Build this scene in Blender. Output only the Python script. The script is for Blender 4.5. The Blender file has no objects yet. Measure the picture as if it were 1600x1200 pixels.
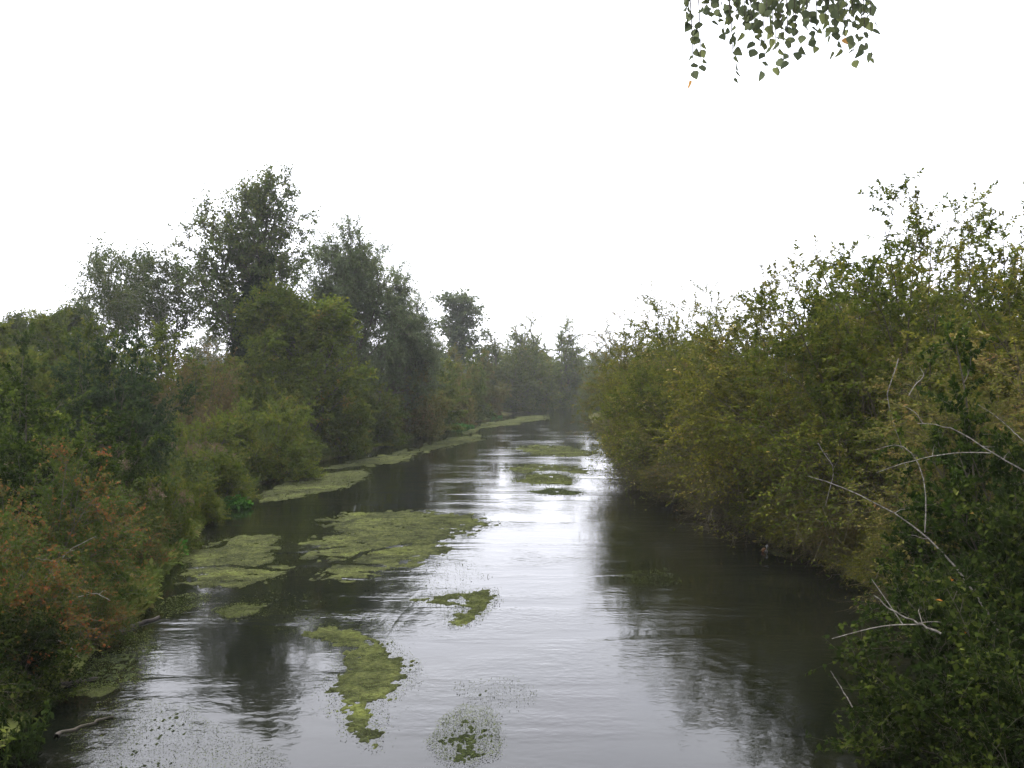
import bpy, math
import numpy as np

sc = bpy.context.scene
R_ = math.radians
# ------------------------------------------------------------------ camera, sky, sun, exposure
CAM_H = 4.0
FPX = 1556.0                                        # focal length in pixels of the 1600-wide photograph
cam_data = bpy.data.cameras.new("camera")
cam_data.sensor_width = 36.0
cam_data.lens = 36.0 * FPX / 1600.0
cam_data.clip_start = 0.1
cam_data.clip_end = 4000.0
cam = bpy.data.objects.new("camera", cam_data)
sc.collection.objects.link(cam)
cam.location = (0, 0, CAM_H)
cam.rotation_euler = (R_(90), 0, 0)
sc.camera = cam

SUN_EL, SUN_AZ = R_(54), R_(-20)                    # azimuth measured from +Y towards +X
world = bpy.data.worlds.new("World")
sc.world = world
world.use_nodes = True
wn, wl = world.node_tree.nodes, world.node_tree.links
wn.clear()
sky = wn.new("ShaderNodeTexSky")
sky.sky_type = 'NISHITA'
sky.sun_disc = False
sky.sun_elevation = SUN_EL
sky.sun_rotation = SUN_AZ
sky.air_density = 1.0
sky.dust_density = 4.0
hs = wn.new("ShaderNodeHueSaturation")
hs.inputs['Saturation'].default_value = 0.35
wmix = wn.new("ShaderNodeMix")
wmix.data_type = 'RGBA'
wmix.inputs['Factor'].default_value = 0.72          # the even overcast layer over the clear sky
wmix.inputs['B'].default_value = (8.05, 8.2, 9.2, 1)
bg = wn.new("ShaderNodeBackground")
bg.inputs['Strength'].default_value = 0.055
wo = wn.new("ShaderNodeOutputWorld")
wl.new(sky.outputs['Color'], hs.inputs['Color'])
wl.new(hs.outputs['Color'], wmix.inputs['A'])
wl.new(wmix.outputs['Result'], bg.inputs['Color'])
wl.new(bg.outputs['Background'], wo.inputs['Surface'])

sun_data = bpy.data.lights.new("sun", 'SUN')
sun_data.energy = 1.5
sun_data.angle = R_(12)
sun_data.color = (1.0, 0.96, 0.88)
sun = bpy.data.objects.new("sun", sun_data)
sc.collection.objects.link(sun)
sun.rotation_euler = (-(R_(90) - SUN_EL), 0, -SUN_AZ)
sun.location = (0, 0, 60)

sc.view_settings.view_transform = 'Standard'
sc.view_settings.look = 'None'
sc.view_settings.gamma = 1.0
sc.view_settings.use_curve_mapping = False
sc.view_settings.exposure = 2.55

sc.render.engine = 'CYCLES'
cy = sc.cycles
cy.max_bounces = 6
cy.diffuse_bounces = 2
cy.glossy_bounces = 2
cy.transmission_bounces = 3
cy.volume_bounces = 0
cy.transparent_max_bounces = 4
cy.use_denoising = True
cy.caustics_reflective = False
cy.caustics_refractive = False
cy.sample_clamp_indirect = 6.0

# ------------------------------------------------------------------ helpers
COL = sc.collection

def nz(v):
    return v / np.maximum(np.linalg.norm(v, axis=-1, keepdims=True), 1e-9)

def hash2(ix, iy, seed):
    h = np.sin(ix * 127.1 + iy * 311.7 + seed * 74.7) * 43758.5453
    return h - np.floor(h)

def vnoise(x, y, seed=0):
    ix, iy = np.floor(x), np.floor(y)
    fx, fy = x - ix, y - iy
    fx = fx * fx * (3 - 2 * fx); fy = fy * fy * (3 - 2 * fy)
    a, b = hash2(ix, iy, seed), hash2(ix + 1, iy, seed)
    c, d = hash2(ix, iy + 1, seed), hash2(ix + 1, iy + 1, seed)
    return (a + (b - a) * fx) * (1 - fy) + (c + (d - c) * fx) * fy

def fbm(x, y, seed=0, oct=4):
    s, a, t = 0, 0.5, 0
    for k in range(oct):
        s = s + a * vnoise(x, y, seed + k * 13.0); t += a
        x, y, a = x * 2.03 + 5.1, y * 2.03 + 1.7, a * 0.5
    return s / t

def px(x, y):                                       # photograph pixel on the water plane -> ground point
    Y = CAM_H * FPX / (y - 600.0)
    return ((x - 800.0) / FPX * Y, Y)

def mesh_np(name, V, F, mat=None, tint=None, smooth=False):
    """V (n,3), F (m,k) with one k for all faces"""
    me = bpy.data.meshes.new(name)
    V = np.asarray(V, np.float32); F = np.asarray(F, np.int32)
    m, k = F.shape
    me.vertices.add(len(V)); me.vertices.foreach_set("co", V.ravel())
    me.loops.add(m * k); me.loops.foreach_set("vertex_index", F.ravel())
    me.polygons.add(m)
    me.polygons.foreach_set("loop_start", np.arange(m, dtype=np.int32) * k)
    me.polygons.foreach_set("loop_total", np.full(m, k, np.int32))
    if smooth:
        me.polygons.foreach_set("use_smooth", np.ones(m, bool))
    if tint is not None:
        at = me.attributes.new("tint", 'FLOAT', 'POINT')
        at.data.foreach_set("value", np.asarray(tint, np.float32))
    me.update(calc_edges=True)
    if mat is not None:
        me.materials.append(mat)
    return me

def link(name, data, parent=None, loc=(0, 0, 0), rot=(0, 0, 0), scale=(1, 1, 1)):
    o = bpy.data.objects.new(name, data)
    COL.objects.link(o)
    o.parent = parent
    o.location = loc; o.rotation_euler = rot; o.scale = scale
    return o

def tag(o, label, cat, group=None):
    o['label'] = label; o['category'] = cat
    if group: o['group'] = group
    return o

# ---- plant geometry, all vectorised
def poly(start, d, L, segs, rng, wander=0.15, bend=0.0):
    """grow N polylines; bend is added to the z of the direction at each step (scalar or one per step)"""
    N = len(start)
    P = np.empty((N, segs + 1, 3)); P[:, 0] = start
    d = nz(d); p = start.copy()
    L = np.broadcast_to(np.asarray(L, float), (N,))
    bend = np.broadcast_to(np.asarray(bend, float), (segs,)) if np.ndim(bend) <= 1 else bend
    for s in range(segs):
        d = d + rng.normal(0, wander, (N, 3))
        d[:, 2] += bend[s]
        d = nz(d)
        p = p + d * (L / segs)[:, None]
        P[:, s + 1] = p
    return P

def at_t(P, idx, t):
    S = P.shape[1] - 1
    f = np.clip(t * S, 0, S - 1e-6); i = f.astype(int); w = (f - i)[:, None]
    a, b = P[idx, i], P[idx, i + 1]
    return a + (b - a) * w, nz(b - a)

def spawn(P, n, t0, t1, a0, a1, rng, even=True):
    N = len(P)
    idx = np.repeat(np.arange(N), n)
    if even:
        t = (np.tile(np.arange(n), N) + rng.uniform(0, 1, N * n)) / n * (t1 - t0) + t0
    else:
        t = rng.uniform(t0, t1, N * n)
    p, tan = at_t(P, idx, t)
    rad = rng.normal(0, 1, (N * n, 3)); rad -= tan * (rad * tan).sum(1, keepdims=True); rad = nz(rad)
    a = rng.uniform(a0, a1, N * n)[:, None]
    return p, np.cos(a) * tan + np.sin(a) * rad, t, idx

def tubes(P, r0, r1, k=4):
    N, S, _ = P.shape
    T = nz(np.gradient(P, axis=1))
    ref = np.where(np.abs(T[:, :1, 2:3]) > 0.9, np.array([[[1.0, 0, 0]]]), np.array([[[0, 0, 1.0]]]))
    ref = np.broadcast_to(ref, T.shape)
    U = nz(np.cross(T, ref)); W = np.cross(T, U)
    r0 = np.broadcast_to(np.asarray(r0, float), (N,)); r1 = np.broadcast_to(np.asarray(r1, float), (N,))
    s = np.linspace(0, 1, S)[None]
    r = r0[:, None] * (1 - s) + r1[:, None] * s
    an = np.arange(k) * 2 * np.pi / k
    V = P[:, :, None] + r[:, :, None, None] * (np.cos(an)[None, None, :, None] * U[:, :, None] + np.sin(an)[None, None, :, None] * W[:, :, None])
    base = (np.arange(N)[:, None, None] * S + np.arange(S - 1)[None, :, None]) * k
    j = np.arange(k)[None, None]; j2 = (j + 1) % k
    F = np.stack([base + j, base + j2, base + k + j2, base + k + j], -1).reshape(-1, 4)
    return V.reshape(-1, 3), F

def join(parts):
    V, F, o = [], [], 0
    for v, f in parts:
        V.append(v); F.append(f + o); o += len(v)
    return np.concatenate(V), np.concatenate(F)

def leaves_on(P, n, t0, t1, Lr, ratio, rng, spread=0.9, hang=0.0, up=0.6, off=0.0):
    """n diamond leaves along each polyline -> V (4n,3), F, tint"""
    N = len(P)
    p, tan, t, idx = None, None, None, np.repeat(np.arange(N), n)
    t = rng.uniform(t0, t1, N * n)
    p, tan = at_t(P, idx, t)
    M = N * n
    rad = nz(rng.normal(0, 1, (M, 3)))
    p = p + rad * (off * rng.uniform(0, 1, (M, 1)))
    ax = nz(tan * (1 - spread) + rad * spread + np.array([0, 0, -hang]))
    nr = rng.normal(0, 0.55, (M, 3)); nr[:, 2] += up
    nr = nr - ax * (nr * ax).sum(1, keepdims=True); nr = nz(nr)
    sd = np.cross(ax, nr)
    L = rng.uniform(Lr[0], Lr[1], (M, 1)); W = L * ratio * 0.5
    V = np.stack([p, p + ax * L * 0.42 + sd * W + nr * W * 0.25, p + ax * L - nr * L * 0.08, p + ax * L * 0.42 - sd * W + nr * W * 0.25], 1).reshape(-1, 3)
    F = np.arange(M * 4).reshape(-1, 4)
    tw = rng.uniform(0, 1, N)
    cl = vnoise(p[:, 0] * 1.5 + p[:, 2] * 1.1 + 50, p[:, 1] * 1.5 - p[:, 2] * .8 + 50, 3)   # neighbouring sprays share a tone
    tint = np.clip((0.42 * cl + 0.28 * tw[idx] + 0.30 * rng.uniform(0, 1, M) - .5) * 1.35 + .5, 0, 1)
    return V, F, np.repeat(tint, 4)

# ------------------------------------------------------------------ materials
def new_mat(name):
    m = bpy.data.materials.new(name); m.use_nodes = True
    n = m.node_tree.nodes; n.clear()
    out = n.new("ShaderNodeOutputMaterial")
    return m, n, m.node_tree.links, out

def ramp(n, stops):
    r = n.new("ShaderNodeValToRGB"); e = r.color_ramp.elements
    while len(e) < len(stops): e.new(0.5)
    for i, (p, c) in enumerate(stops):
        e[i].position = p; e[i].color = (*c, 1)
    return r

def leaf_mat(name, stops, transl=0.35, rough=0.6, spec=0.12, vary=0.2):
    m, n, l, out = new_mat(name)
    a = n.new("ShaderNodeAttribute"); a.attribute_name = "tint"
    r = ramp(n, stops); l.new(a.outputs['Fac'], r.inputs['Fac'])
    oi = n.new("ShaderNodeObjectInfo")
    mr = n.new("ShaderNodeMapRange"); mr.inputs['To Min'].default_value = 1 - vary; mr.inputs['To Max'].default_value = 1 + vary
    l.new(oi.outputs['Random'], mr.inputs['Value'])
    hv = n.new("ShaderNodeHueSaturation"); l.new(r.outputs['Color'], hv.inputs['Color']); l.new(mr.outputs['Result'], hv.inputs['Value'])
    if spec > .13:
        p = n.new("ShaderNodeBsdfPrincipled"); p.inputs['Roughness'].default_value = rough
        p.inputs['Specular IOR Level'].default_value = spec
        l.new(hv.outputs['Color'], p.inputs['Base Color'])
    else:
        p = n.new("ShaderNodeBsdfDiffuse"); l.new(hv.outputs['Color'], p.inputs['Color'])
    t = n.new("ShaderNodeBsdfTranslucent"); l.new(hv.outputs['Color'], t.inputs['Color'])
    mx = n.new("ShaderNodeMixShader"); mx.inputs['Fac'].default_value = transl
    l.new(p.outputs[0], mx.inputs[1]); l.new(t.outputs[0], mx.inputs[2]); l.new(mx.outputs[0], out.inputs['Surface'])
    return m

def bark_mat(name, c0, c1, scale=12):
    m, n, l, out = new_mat(name)
    tc = n.new("ShaderNodeTexCoord"); no = n.new("ShaderNodeTexNoise"); no.inputs['Scale'].default_value = scale; no.inputs['Detail'].default_value = 6
    l.new(tc.outputs['Object'], no.inputs['Vector'])
    r = ramp(n, [(0.35, c0), (0.65, c1)]); l.new(no.outputs['Fac'], r.inputs['Fac'])
    p = n.new("ShaderNodeBsdfPrincipled"); p.inputs['Roughness'].default_value = 0.85; p.inputs['Specular IOR Level'].default_value = 0.2
    l.new(r.outputs['Color'], p.inputs['Base Color'])
    b = n.new("ShaderNodeBump"); b.inputs['Strength'].default_value = 0.6; b.inputs['Distance'].default_value = 0.02
    l.new(no.outputs['Fac'], b.inputs['Height']); l.new(b.outputs['Normal'], p.inputs['Normal'])
    l.new(p.outputs[0], out.inputs['Surface'])
    return m

M = {}
M['sallow'] = leaf_mat("sallow_leaf", [(0, (0.0284, 0.0436, 0.0066)), (.45, (0.0663, 0.0871, 0.0123)), (.78, (0.1278, 0.1373, 0.0209)), (.93, (0.1799, 0.1420, 0.0331)), (1, (0.3408, 0.3124, 0.1420))])  # palest stop: pale leaf undersides, painted in to stand for glints
M['sallow_gold'] = leaf_mat("sallow_gold_leaf", [(0, (0.0333, 0.0407, 0.0074)), (.45, (0.0740, 0.0814, 0.0120)), (.78, (0.1340, 0.1275, 0.0194)), (.93, (0.1849, 0.1294, 0.0324)), (1, (0.3513, 0.3050, 0.1294))])  # last stop again puts leaf glints into the colour, as pale undersides
M['sallow_tan'] = leaf_mat("sallow_tan_leaf", [(0, (0.0444, 0.0568, 0.0124)), (.4, (0.0816, 0.0869, 0.0195)), (.75, (0.1198, 0.0976, 0.0302)), (1, (0.1598, 0.0888, 0.0355))])
M['broad'] = leaf_mat("broad_leaf", [(0, (0.0069, 0.0138, 0.0034)), (.5, (0.0224, 0.0378, 0.0069)), (.82, (0.0645, 0.0903, 0.0138)), (1, (0.1462, 0.1634, 0.0301))], spec=.1)
M['dark'] = leaf_mat("dark_leaf", [(0, (0.0120, 0.0224, 0.0103)), (.6, (0.0258, 0.0430, 0.0155)), (1, (0.0473, 0.0688, 0.0189))])
M['red'] = leaf_mat("red_shrub_leaf", [(0, (.030, .055, .012)), (.48, (.054, .074, .016)), (.61, (.10, .085, .022)), (.74, (.145, .072, .024)), (1, (.17, .046, .020))])
M['ash'] = leaf_mat("ash_leaf", [(0, (0.0335, 0.0503, 0.0201)), (.5, (0.0615, 0.0839, 0.0268)), (1, (0.1062, 0.1118, 0.0335))])
M['olive'] = leaf_mat("olive_leaf", [(0, (0.0378, 0.0569, 0.0086)), (.5, (0.0671, 0.0902, 0.0120)), (.85, (0.1102, 0.1157, 0.0172)), (1, (0.1679, 0.1078, 0.0258))])
M['willow'] = leaf_mat("white_willow_leaf", [(0, (0.0564, 0.0769, 0.0369)), (.5, (0.0872, 0.1128, 0.0517)), (1, (0.1333, 0.1537, 0.0628))])
M['brown'] = leaf_mat("withered_leaf", [(0, (0.0516, 0.0533, 0.0155)), (.5, (0.0989, 0.0791, 0.0258)), (1, (0.1462, 0.0903, 0.0344))])
M['bramble'] = leaf_mat("bramble_leaf", [(0, (0.0069, 0.0120, 0.0034)), (.5, (0.0163, 0.0258, 0.0060)), (.82, (0.0473, 0.0619, 0.0112)), (.95, (0.1032, 0.1161, 0.0258)), (1, (0.2064, 0.0860, 0.0172))], spec=.1)
M['bright'] = leaf_mat("water_plant_leaf", [(0, (.035, .10, .015)), (1, (.08, .19, .025))])
M['herb'] = leaf_mat("herb_leaf", [(0, (0.0301, 0.0473, 0.0129)), (.6, (0.0602, 0.0817, 0.0215)), (1, (0.1118, 0.1032, 0.0430))])
M['flower'] = leaf_mat("faded_flower", [(0, (.075, .055, .030)), (.7, (.11, .085, .055)), (1, (.24, .20, .16))])
M['grass'] = leaf_mat("bank_grass", [(0, (0.0301, 0.0473, 0.0103)), (.6, (0.0645, 0.0817, 0.0189)), (1, (0.1290, 0.1075, 0.0387))])
M['sedge'] = leaf_mat("sedge_blade", [(0, (.050, .060, .020)), (.6, (.10, .11, .035)), (1, (.17, .14, .06))])
M['birch'] = leaf_mat("birch_leaf", [(0, (0.0712, 0.0879, 0.0502)), (.6, (0.0963, 0.1130, 0.0628)), (1, (0.1339, 0.1507, 0.0586))], transl=.5)
M['birch_old'] = leaf_mat("birch_autumn_leaf", [(0, (.42, .20, .06)), (1, (.50, .30, .10))], transl=.45)
M['bark'] = bark_mat("bark", (.035, .030, .022), (.085, .072, .052))
M['twig'] = bark_mat("mossy_twig", (.026, .023, .011), (.075, .060, .030), 20)
M['greybark'] = bark_mat("pale_bark", (.13, .12, .105), (.26, .245, .22), 18)
M['dead'] = bark_mat("dead_wood", (.07, .062, .05), (.22, .20, .17), 25)
M['wetwood'] = bark_mat("wet_wood", (.012, .010, .008), (.035, .028, .022), 15)

# ------------------------------------------------------------------ the river's course
LS = np.array([(-40, -4.5), (0, -4.6), (11, -5.5), (13.5, -6.0), (17.3, -6.5), (21.5, -7.4), (27, -8.4), (36.6, -9.9), (50, -10.0), (62, -8.4), (83, -5.8), (113, -3.3), (164, 5.0), (207, 14), (260, 34), (340, 90), (460, 220)], float)
RS = np.array([(-40, 5.5), (0, 5.6), (8, 5.4), (12, 6.2), (17.3, 7.0), (24.9, 7.0), (36.6, 5.6), (44.5, 5.0), (60, 5.6), (78, 6.9), (124, 9.4), (164, 13.0), (207, 22), (260, 46), (340, 108), (460, 246)], float)
def shore_l(Y): return np.interp(Y, LS[:, 0], LS[:, 1]) + 0.35 * (fbm(Y * 0.45, Y * 0 + 3, 2) - 0.5)
def shore_r(Y): return np.interp(Y, RS[:, 0], RS[:, 1]) + 0.35 * (fbm(Y * 0.45, Y * 0 + 9, 5) - 0.5)

def ground_z(X, Y):
    d = np.maximum(shore_l(Y) - X, X - shore_r(Y))  # distance outside the water
    z = np.where(d < 0, -0.9 * (1 - np.exp(d / 0.8)), 0.5 * (1 - np.exp(-np.maximum(d, 0) / 1.2)))
    return z + np.where(d > 0, 0.5 * (fbm(X * 0.15, Y * 0.15, 7) - 0.4) * np.clip(d / 4, 0, 1), 0) + np.clip((d - 30) / 300, 0, 1) * 1.5

def build_ground():
    ys = np.concatenate([np.arange(-40, 0, 4), np.arange(0, 60, 0.6), np.arange(60, 220, 2), np.arange(220, 1201, 35)])
    off = np.concatenate([np.array([0.15, .3, .5, .8, 1.2, 1.8, 2.6, 3.6, 5, 7, 10, 14, 20, 30, 45, 70, 110, 170, 260, 400, 650, 900])])
    inner = np.linspace(0, 1, 15)
    rows = []
    for y in ys:
        l, r = shore_l(np.array([y]))[0], shore_r(np.array([y]))[0]
        rows.append(np.concatenate([l - off[::-1], l + (r - l) * inner, r + off]))
    X = np.array(rows); Y = np.repeat(ys[:, None], X.shape[1], 1)
    Z = ground_z(X, Y)
    n, k = X.shape
    i = np.arange(n - 1)[:, None] * k + np.arange(k - 1)[None]
    F = np.stack([i, i + 1, i + k + 1, i + k], -1).reshape(-1, 4)
    m, nn, l, out = new_mat("bank_earth")
    tc = nn.new("ShaderNodeTexCoord")
    a = nn.new("ShaderNodeTexNoise"); a.inputs['Scale'].default_value = 0.9; a.inputs['Detail'].default_value = 8
    l.new(tc.outputs['Object'], a.inputs['Vector'])
    r = ramp(nn, [(.3, (.018, .014, .009)), (.5, (.040, .038, .016)), (.7, (.055, .065, .020))]); l.new(a.outputs['Fac'], r.inputs['Fac'])
    p = nn.new("ShaderNodeBsdfDiffuse")
    l.new(r.outputs['Color'], p.inputs['Color'])
    b = nn.new("ShaderNodeBump"); b.inputs['Distance'].default_value = .08; b.inputs['Strength'].default_value = .8
    l.new(a.outputs['Fac'], b.inputs['Height']); l.new(b.outputs['Normal'], p.inputs['Normal']); l.new(p.outputs[0], out.inputs['Surface'])
    o = link("ground", mesh_np("ground", np.stack([X, Y, Z], -1).reshape(-1, 3), F, m, smooth=True))
    o['kind'] = 'structure'
build_ground()

def water_mat():
    m, n, l, out = new_mat("river_water")
    tc = n.new("ShaderNodeTexCoord")
    def noise(sx, sy, scale, detail, dist=0.0):
        mp = n.new("ShaderNodeMapping"); mp.inputs['Scale'].default_value = (sx, sy, 1)
        l.new(tc.outputs['Object'], mp.inputs['Vector'])
        t = n.new("ShaderNodeTexNoise"); t.inputs['Scale'].default_value = scale; t.inputs['Detail'].default_value = detail; t.inputs['Distortion'].default_value = dist
        l.new(mp.outputs['Vector'], t.inputs['Vector'])
        return t.outputs['Fac']
    def math_(op, a, b):
        k = n.new("ShaderNodeMath"); k.operation = op
        for i, v in enumerate((a, b)):
            if isinstance(v, (int, float)): k.inputs[i].default_value = v
            else: l.new(v, k.inputs[i])
        return k.outputs[0]
    fine = noise(.8, 1.0, 9.0, 3, .3)                # wavelets of about ten centimetres
    mid = noise(.6, 1.0, 2.2, 2, .6)
    big = noise(1.0, .35, .35, 3, .8)                # where the current runs rough and where it lies calm
    rough = ramp(n, [(.38, (.14,) * 3), (.64, (.9,) * 3)])
    l.new(big, rough.inputs['Fac'])
    h = math_('ADD', math_('MULTIPLY', fine, .016), math_('MULTIPLY', mid, .028))
    streak = ramp(n, [(.44, (.35,) * 3), (.60, (1.5,) * 3)])   # riffles lying across the current
    l.new(noise(.22, 1.0, .55, 3, .6), streak.inputs['Fac'])
    h = math_('MULTIPLY', math_('MULTIPLY', h, rough.outputs['Color']), streak.outputs['Color'])
    bp = n.new("ShaderNodeBump"); bp.inputs['Strength'].default_value = .55; bp.inputs['Distance'].default_value = 1.0
    l.new(h, bp.inputs['Height'])
    p = n.new("ShaderNodeBsdfPrincipled"); p.inputs['IOR'].default_value = 1.333
    p.inputs['Roughness'].default_value = .04
    c = ramp(n, [(.35, (.0020, .0026, .0018)), (.7, (.0055, .0060, .0036))])
    l.new(noise(1, .5, .6, 5, .5), c.inputs['Fac']); l.new(c.outputs['Color'], p.inputs['Base Color'])
    l.new(bp.outputs['Normal'], p.inputs['Normal']); l.new(p.outputs[0], out.inputs['Surface'])
    return m

def build_water():
    ys = np.concatenate([np.arange(-40, 220, 5), np.arange(220, 461, 10)])
    u = np.linspace(0, 1, 9)
    l, r = shore_l(ys) - .8, shore_r(ys) + .8
    X = l[:, None] + (r - l)[:, None] * u; Y = np.repeat(ys[:, None], 9, 1)
    n, k = X.shape
    i = np.arange(n - 1)[:, None] * k + np.arange(k - 1)[None]
    F = np.stack([i, i + 1, i + k + 1, i + k], -1).reshape(-1, 4)
    o = link("river", mesh_np("river", np.stack([X, Y, X * 0], -1).reshape(-1, 3), F, water_mat()))
    o['kind'] = 'structure'
build_water()

# ------------------------------------------------------------------ plant prototypes (mesh data shared by the copies)
def fit(Ps, R, H, floor=None):
    """scale all polylines so that the outermost twigs reach radius R and height H"""
    Q = Ps[-1].reshape(-1, 3)
    r = np.percentile(np.hypot(Q[:, 0], Q[:, 1]), 97); h = np.percentile(Q[:, 2], 99.7)
    for P in Ps:
        k = H / h if R is None else R / r
        P[..., 0] *= k; P[..., 1] *= k; P[..., 2] *= H / h
        if floor is not None:
            z = P[..., 2]
            P[..., 2] = np.where(z < floor, floor + 0.12 * np.abs(floor - z) % 0.5, z)

def shrub(name, seed, R, H, leafmat, woodmat, stems=34, br=8, tw=7, lv=34, leaf=(.05, .09), ratio=.42, lean=(0.0, 1.4), bend=(.04, -.01, -.05, -.09, -.13, -.18), base_r=.9, twig_len=.75, tube=.028, droop=-.05, shoots=0, spread=.75, up=.6, low=.55, lr=(.72, 1.08), bl=.33, arch=.02):
    rng = np.random.default_rng(seed)
    a = rng.uniform(0, 2 * np.pi, stems); ln = np.arccos(rng.uniform(math.cos(lean[1]), math.cos(lean[0]), stems)); rr = base_r * np.sqrt(rng.uniform(0, 1, stems))
    st = np.stack([rr * np.cos(a), rr * np.sin(a), rng.uniform(-.1, .05, stems)], 1)
    a2 = a + rng.normal(0, .3, stems)
    d = np.stack([np.sin(ln) * np.cos(a2), np.sin(ln) * np.sin(a2), np.cos(ln)], 1)
    L = rng.uniform(lr[0], lr[1], stems) * np.hypot(R * np.sin(ln), H * np.cos(ln))
    P0 = poly(st, d, L, 6, rng, .12, np.array(bend))
    q = P0.reshape(-1, 3)
    P0[..., :2] *= .82 * R / np.percentile(np.hypot(q[:, 0], q[:, 1]), 97); P0[..., 2] *= .86 * H / np.percentile(q[:, 2], 99)
    s1, d1, t1, i1 = spawn(P0, br, .18, 1.0, .35, 1.15, rng)
    P1 = poly(s1, d1, (.35 * H + .65 * R) * bl * rng.uniform(.6, 1.2, len(s1)) * (1.1 - .5 * t1), 4, rng, .17, arch)
    s2, d2, t2, i2 = spawn(P1, tw, .15, 1.0, .3, 1.1, rng)
    P2 = poly(s2, d2, twig_len * rng.uniform(.6, 1.3, len(s2)), 3, rng, .16, droop)
    Ps = [P0, P1, P2]
    if shoots:                                      # upright leafy shoots standing out of the top
        i = np.argsort(-P1[:, -1, 2])[:shoots * 3]; i = rng.choice(i, shoots, replace=False)
        dd = rng.normal(0, .50, (shoots, 3)); dd[:, 2] = 1
        S = poly(P1[i, -1], dd, rng.uniform(.3, .75, shoots), 3, rng, .10, .05)
        Ps[2] = np.concatenate([P2, S])
    fit(Ps, None, H, .06)
    w = [tubes(P0, tube * rng.uniform(.7, 1.3, stems), tube * .3, 5), tubes(P1, tube * .36, tube * .13, 3), tubes(Ps[2], tube * .19, tube * .08, 3)]
    V, F = join(w)
    wood = mesh_np(name + "_stems", V, F, woodmat)
    V, F, t = leaves_on(Ps[2], lv, .05, 1.0, leaf, ratio, rng, spread=spread, up=up)
    if shoots:
        v2, f2, t2 = leaves_on(Ps[2][-shoots:], lv, .1, 1.0, leaf, ratio, rng, spread=.7, up=.3)
        V, F = join([(V, F), (v2, f2)]); t = np.concatenate([t, t2])
    z = V[::4, 2] / H                                # leaves thin out low down, where the twigs show
    k = rng.uniform(0, 1, len(F)) < low + (1 - low) * np.clip((z - .10) * 2.0, 0, 1)
    V = V.reshape(-1, 4, 3)[k].reshape(-1, 3); F = np.arange(len(V)).reshape(-1, 4); t = t.reshape(-1, 4)[k].ravel()
    fol = mesh_np(name + "_foliage", V, F, leafmat, t)
    return wood, fol

def tree(name, seed, H, R, leafmat, woodmat, trunk_r=.2, limbs=24, br=8, tw=6, lv=26, leaf=(.12, .22), ratio=.6, t0=.25, prof=None, ang=(.5, 1.0), limb_bend=.06, droop=-.03, twig=1.0, lean=(0, 0), tapering=True, off=.10, wander=.05, forks=0, fork_ang=(.15, .4)):
    rng = np.random.default_rng(seed)
    P0 = poly(np.zeros((1, 3)), np.array([[lean[0], lean[1], 1.0]]), np.array([H * .95]), 12, rng, wander, .02)
    if forks:
        s, d, _, _ = spawn(P0, forks, .10, .4, fork_ang[0], fork_ang[1], rng)
        Pf = poly(s, d, np.full(forks, H * .6), 12, rng, wander, .05)
        P0 = np.concatenate([P0, Pf])
    n = max(1, limbs // len(P0))
    s1, d1, t1, i1 = spawn(P0, n, t0, .98, ang[0], ang[1], rng)
    pf = prof(t1) if prof else np.sin(np.pi * np.clip((t1 - t0) / (1.02 - t0), 0.05, .97)) ** .6
    P1 = poly(s1, d1, R * 1.15 * pf * rng.uniform(.7, 1.15, len(s1)), 6, rng, .10, limb_bend)
    s2, d2, t2, _ = spawn(P1, br, .2, 1.0, .4, 1.0, rng)
    P2 = poly(s2, d2, R * .42 * rng.uniform(.5, 1.1, len(s2)), 4, rng, .14, limb_bend * .5)
    s3, d3, t3, _ = spawn(P2, tw, .2, 1.0, .3, 1.1, rng)
    P3 = poly(s3, d3, twig * rng.uniform(.5, 1.1, len(s3)), 3, rng, .15, droop)
    fit([P0, P1, P2, P3], R, H)
    rt = np.concatenate([[trunk_r], np.full(len(P0) - 1, trunk_r * .6)])
    w = [tubes(P0, rt, rt * .12, 8), tubes(P1, trunk_r * .30 * (1.1 - .6 * t1), trunk_r * .07, 5), tubes(P2, trunk_r * .08, trunk_r * .03, 3), tubes(P3, trunk_r * .05, trunk_r * .02, 3)]
    V, F = join(w)
    wood = mesh_np(name + "_trunk", V, F, woodmat)
    V, F, t = leaves_on(P3, lv, .1, 1.0, leaf, ratio, rng, spread=.8, up=.5, off=off)
    return wood, mesh_np(name + "_crown", V, F, leafmat, t), P0

PI = math.pi
protos = {}
# right-bank sallows: R 3.3, H 7.6
protos['sallow_a'] = shrub("sallow_a", 11, 3.3, 7.6, M['sallow'], M['twig'], stems=60, br=9, tw=7, lv=34, leaf=(.055, .125), ratio=.46, shoots=110, low=.04, lr=(.66, .9), bl=.40, lean=(.22, 1.22), arch=-.05)
protos['sallow_b'] = shrub("sallow_b", 12, 3.3, 7.6, M['sallow_gold'], M['twig'], stems=60, br=9, tw=7, lv=34, leaf=(.055, .125), ratio=.46, shoots=40, low=.04, lr=(.66, .9), bl=.42, lean=(.4, 1.25), arch=-.07)
protos['sallow_t'] = shrub("sallow_t", 13, 3.3, 7.6, M['sallow_tan'], M['twig'], stems=60, br=9, tw=7, lv=26, leaf=(.05, .11), ratio=.44, shoots=40, low=.05, lr=(.66, .9), bl=.40, lean=(.4, 1.25), arch=-.06)
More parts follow.
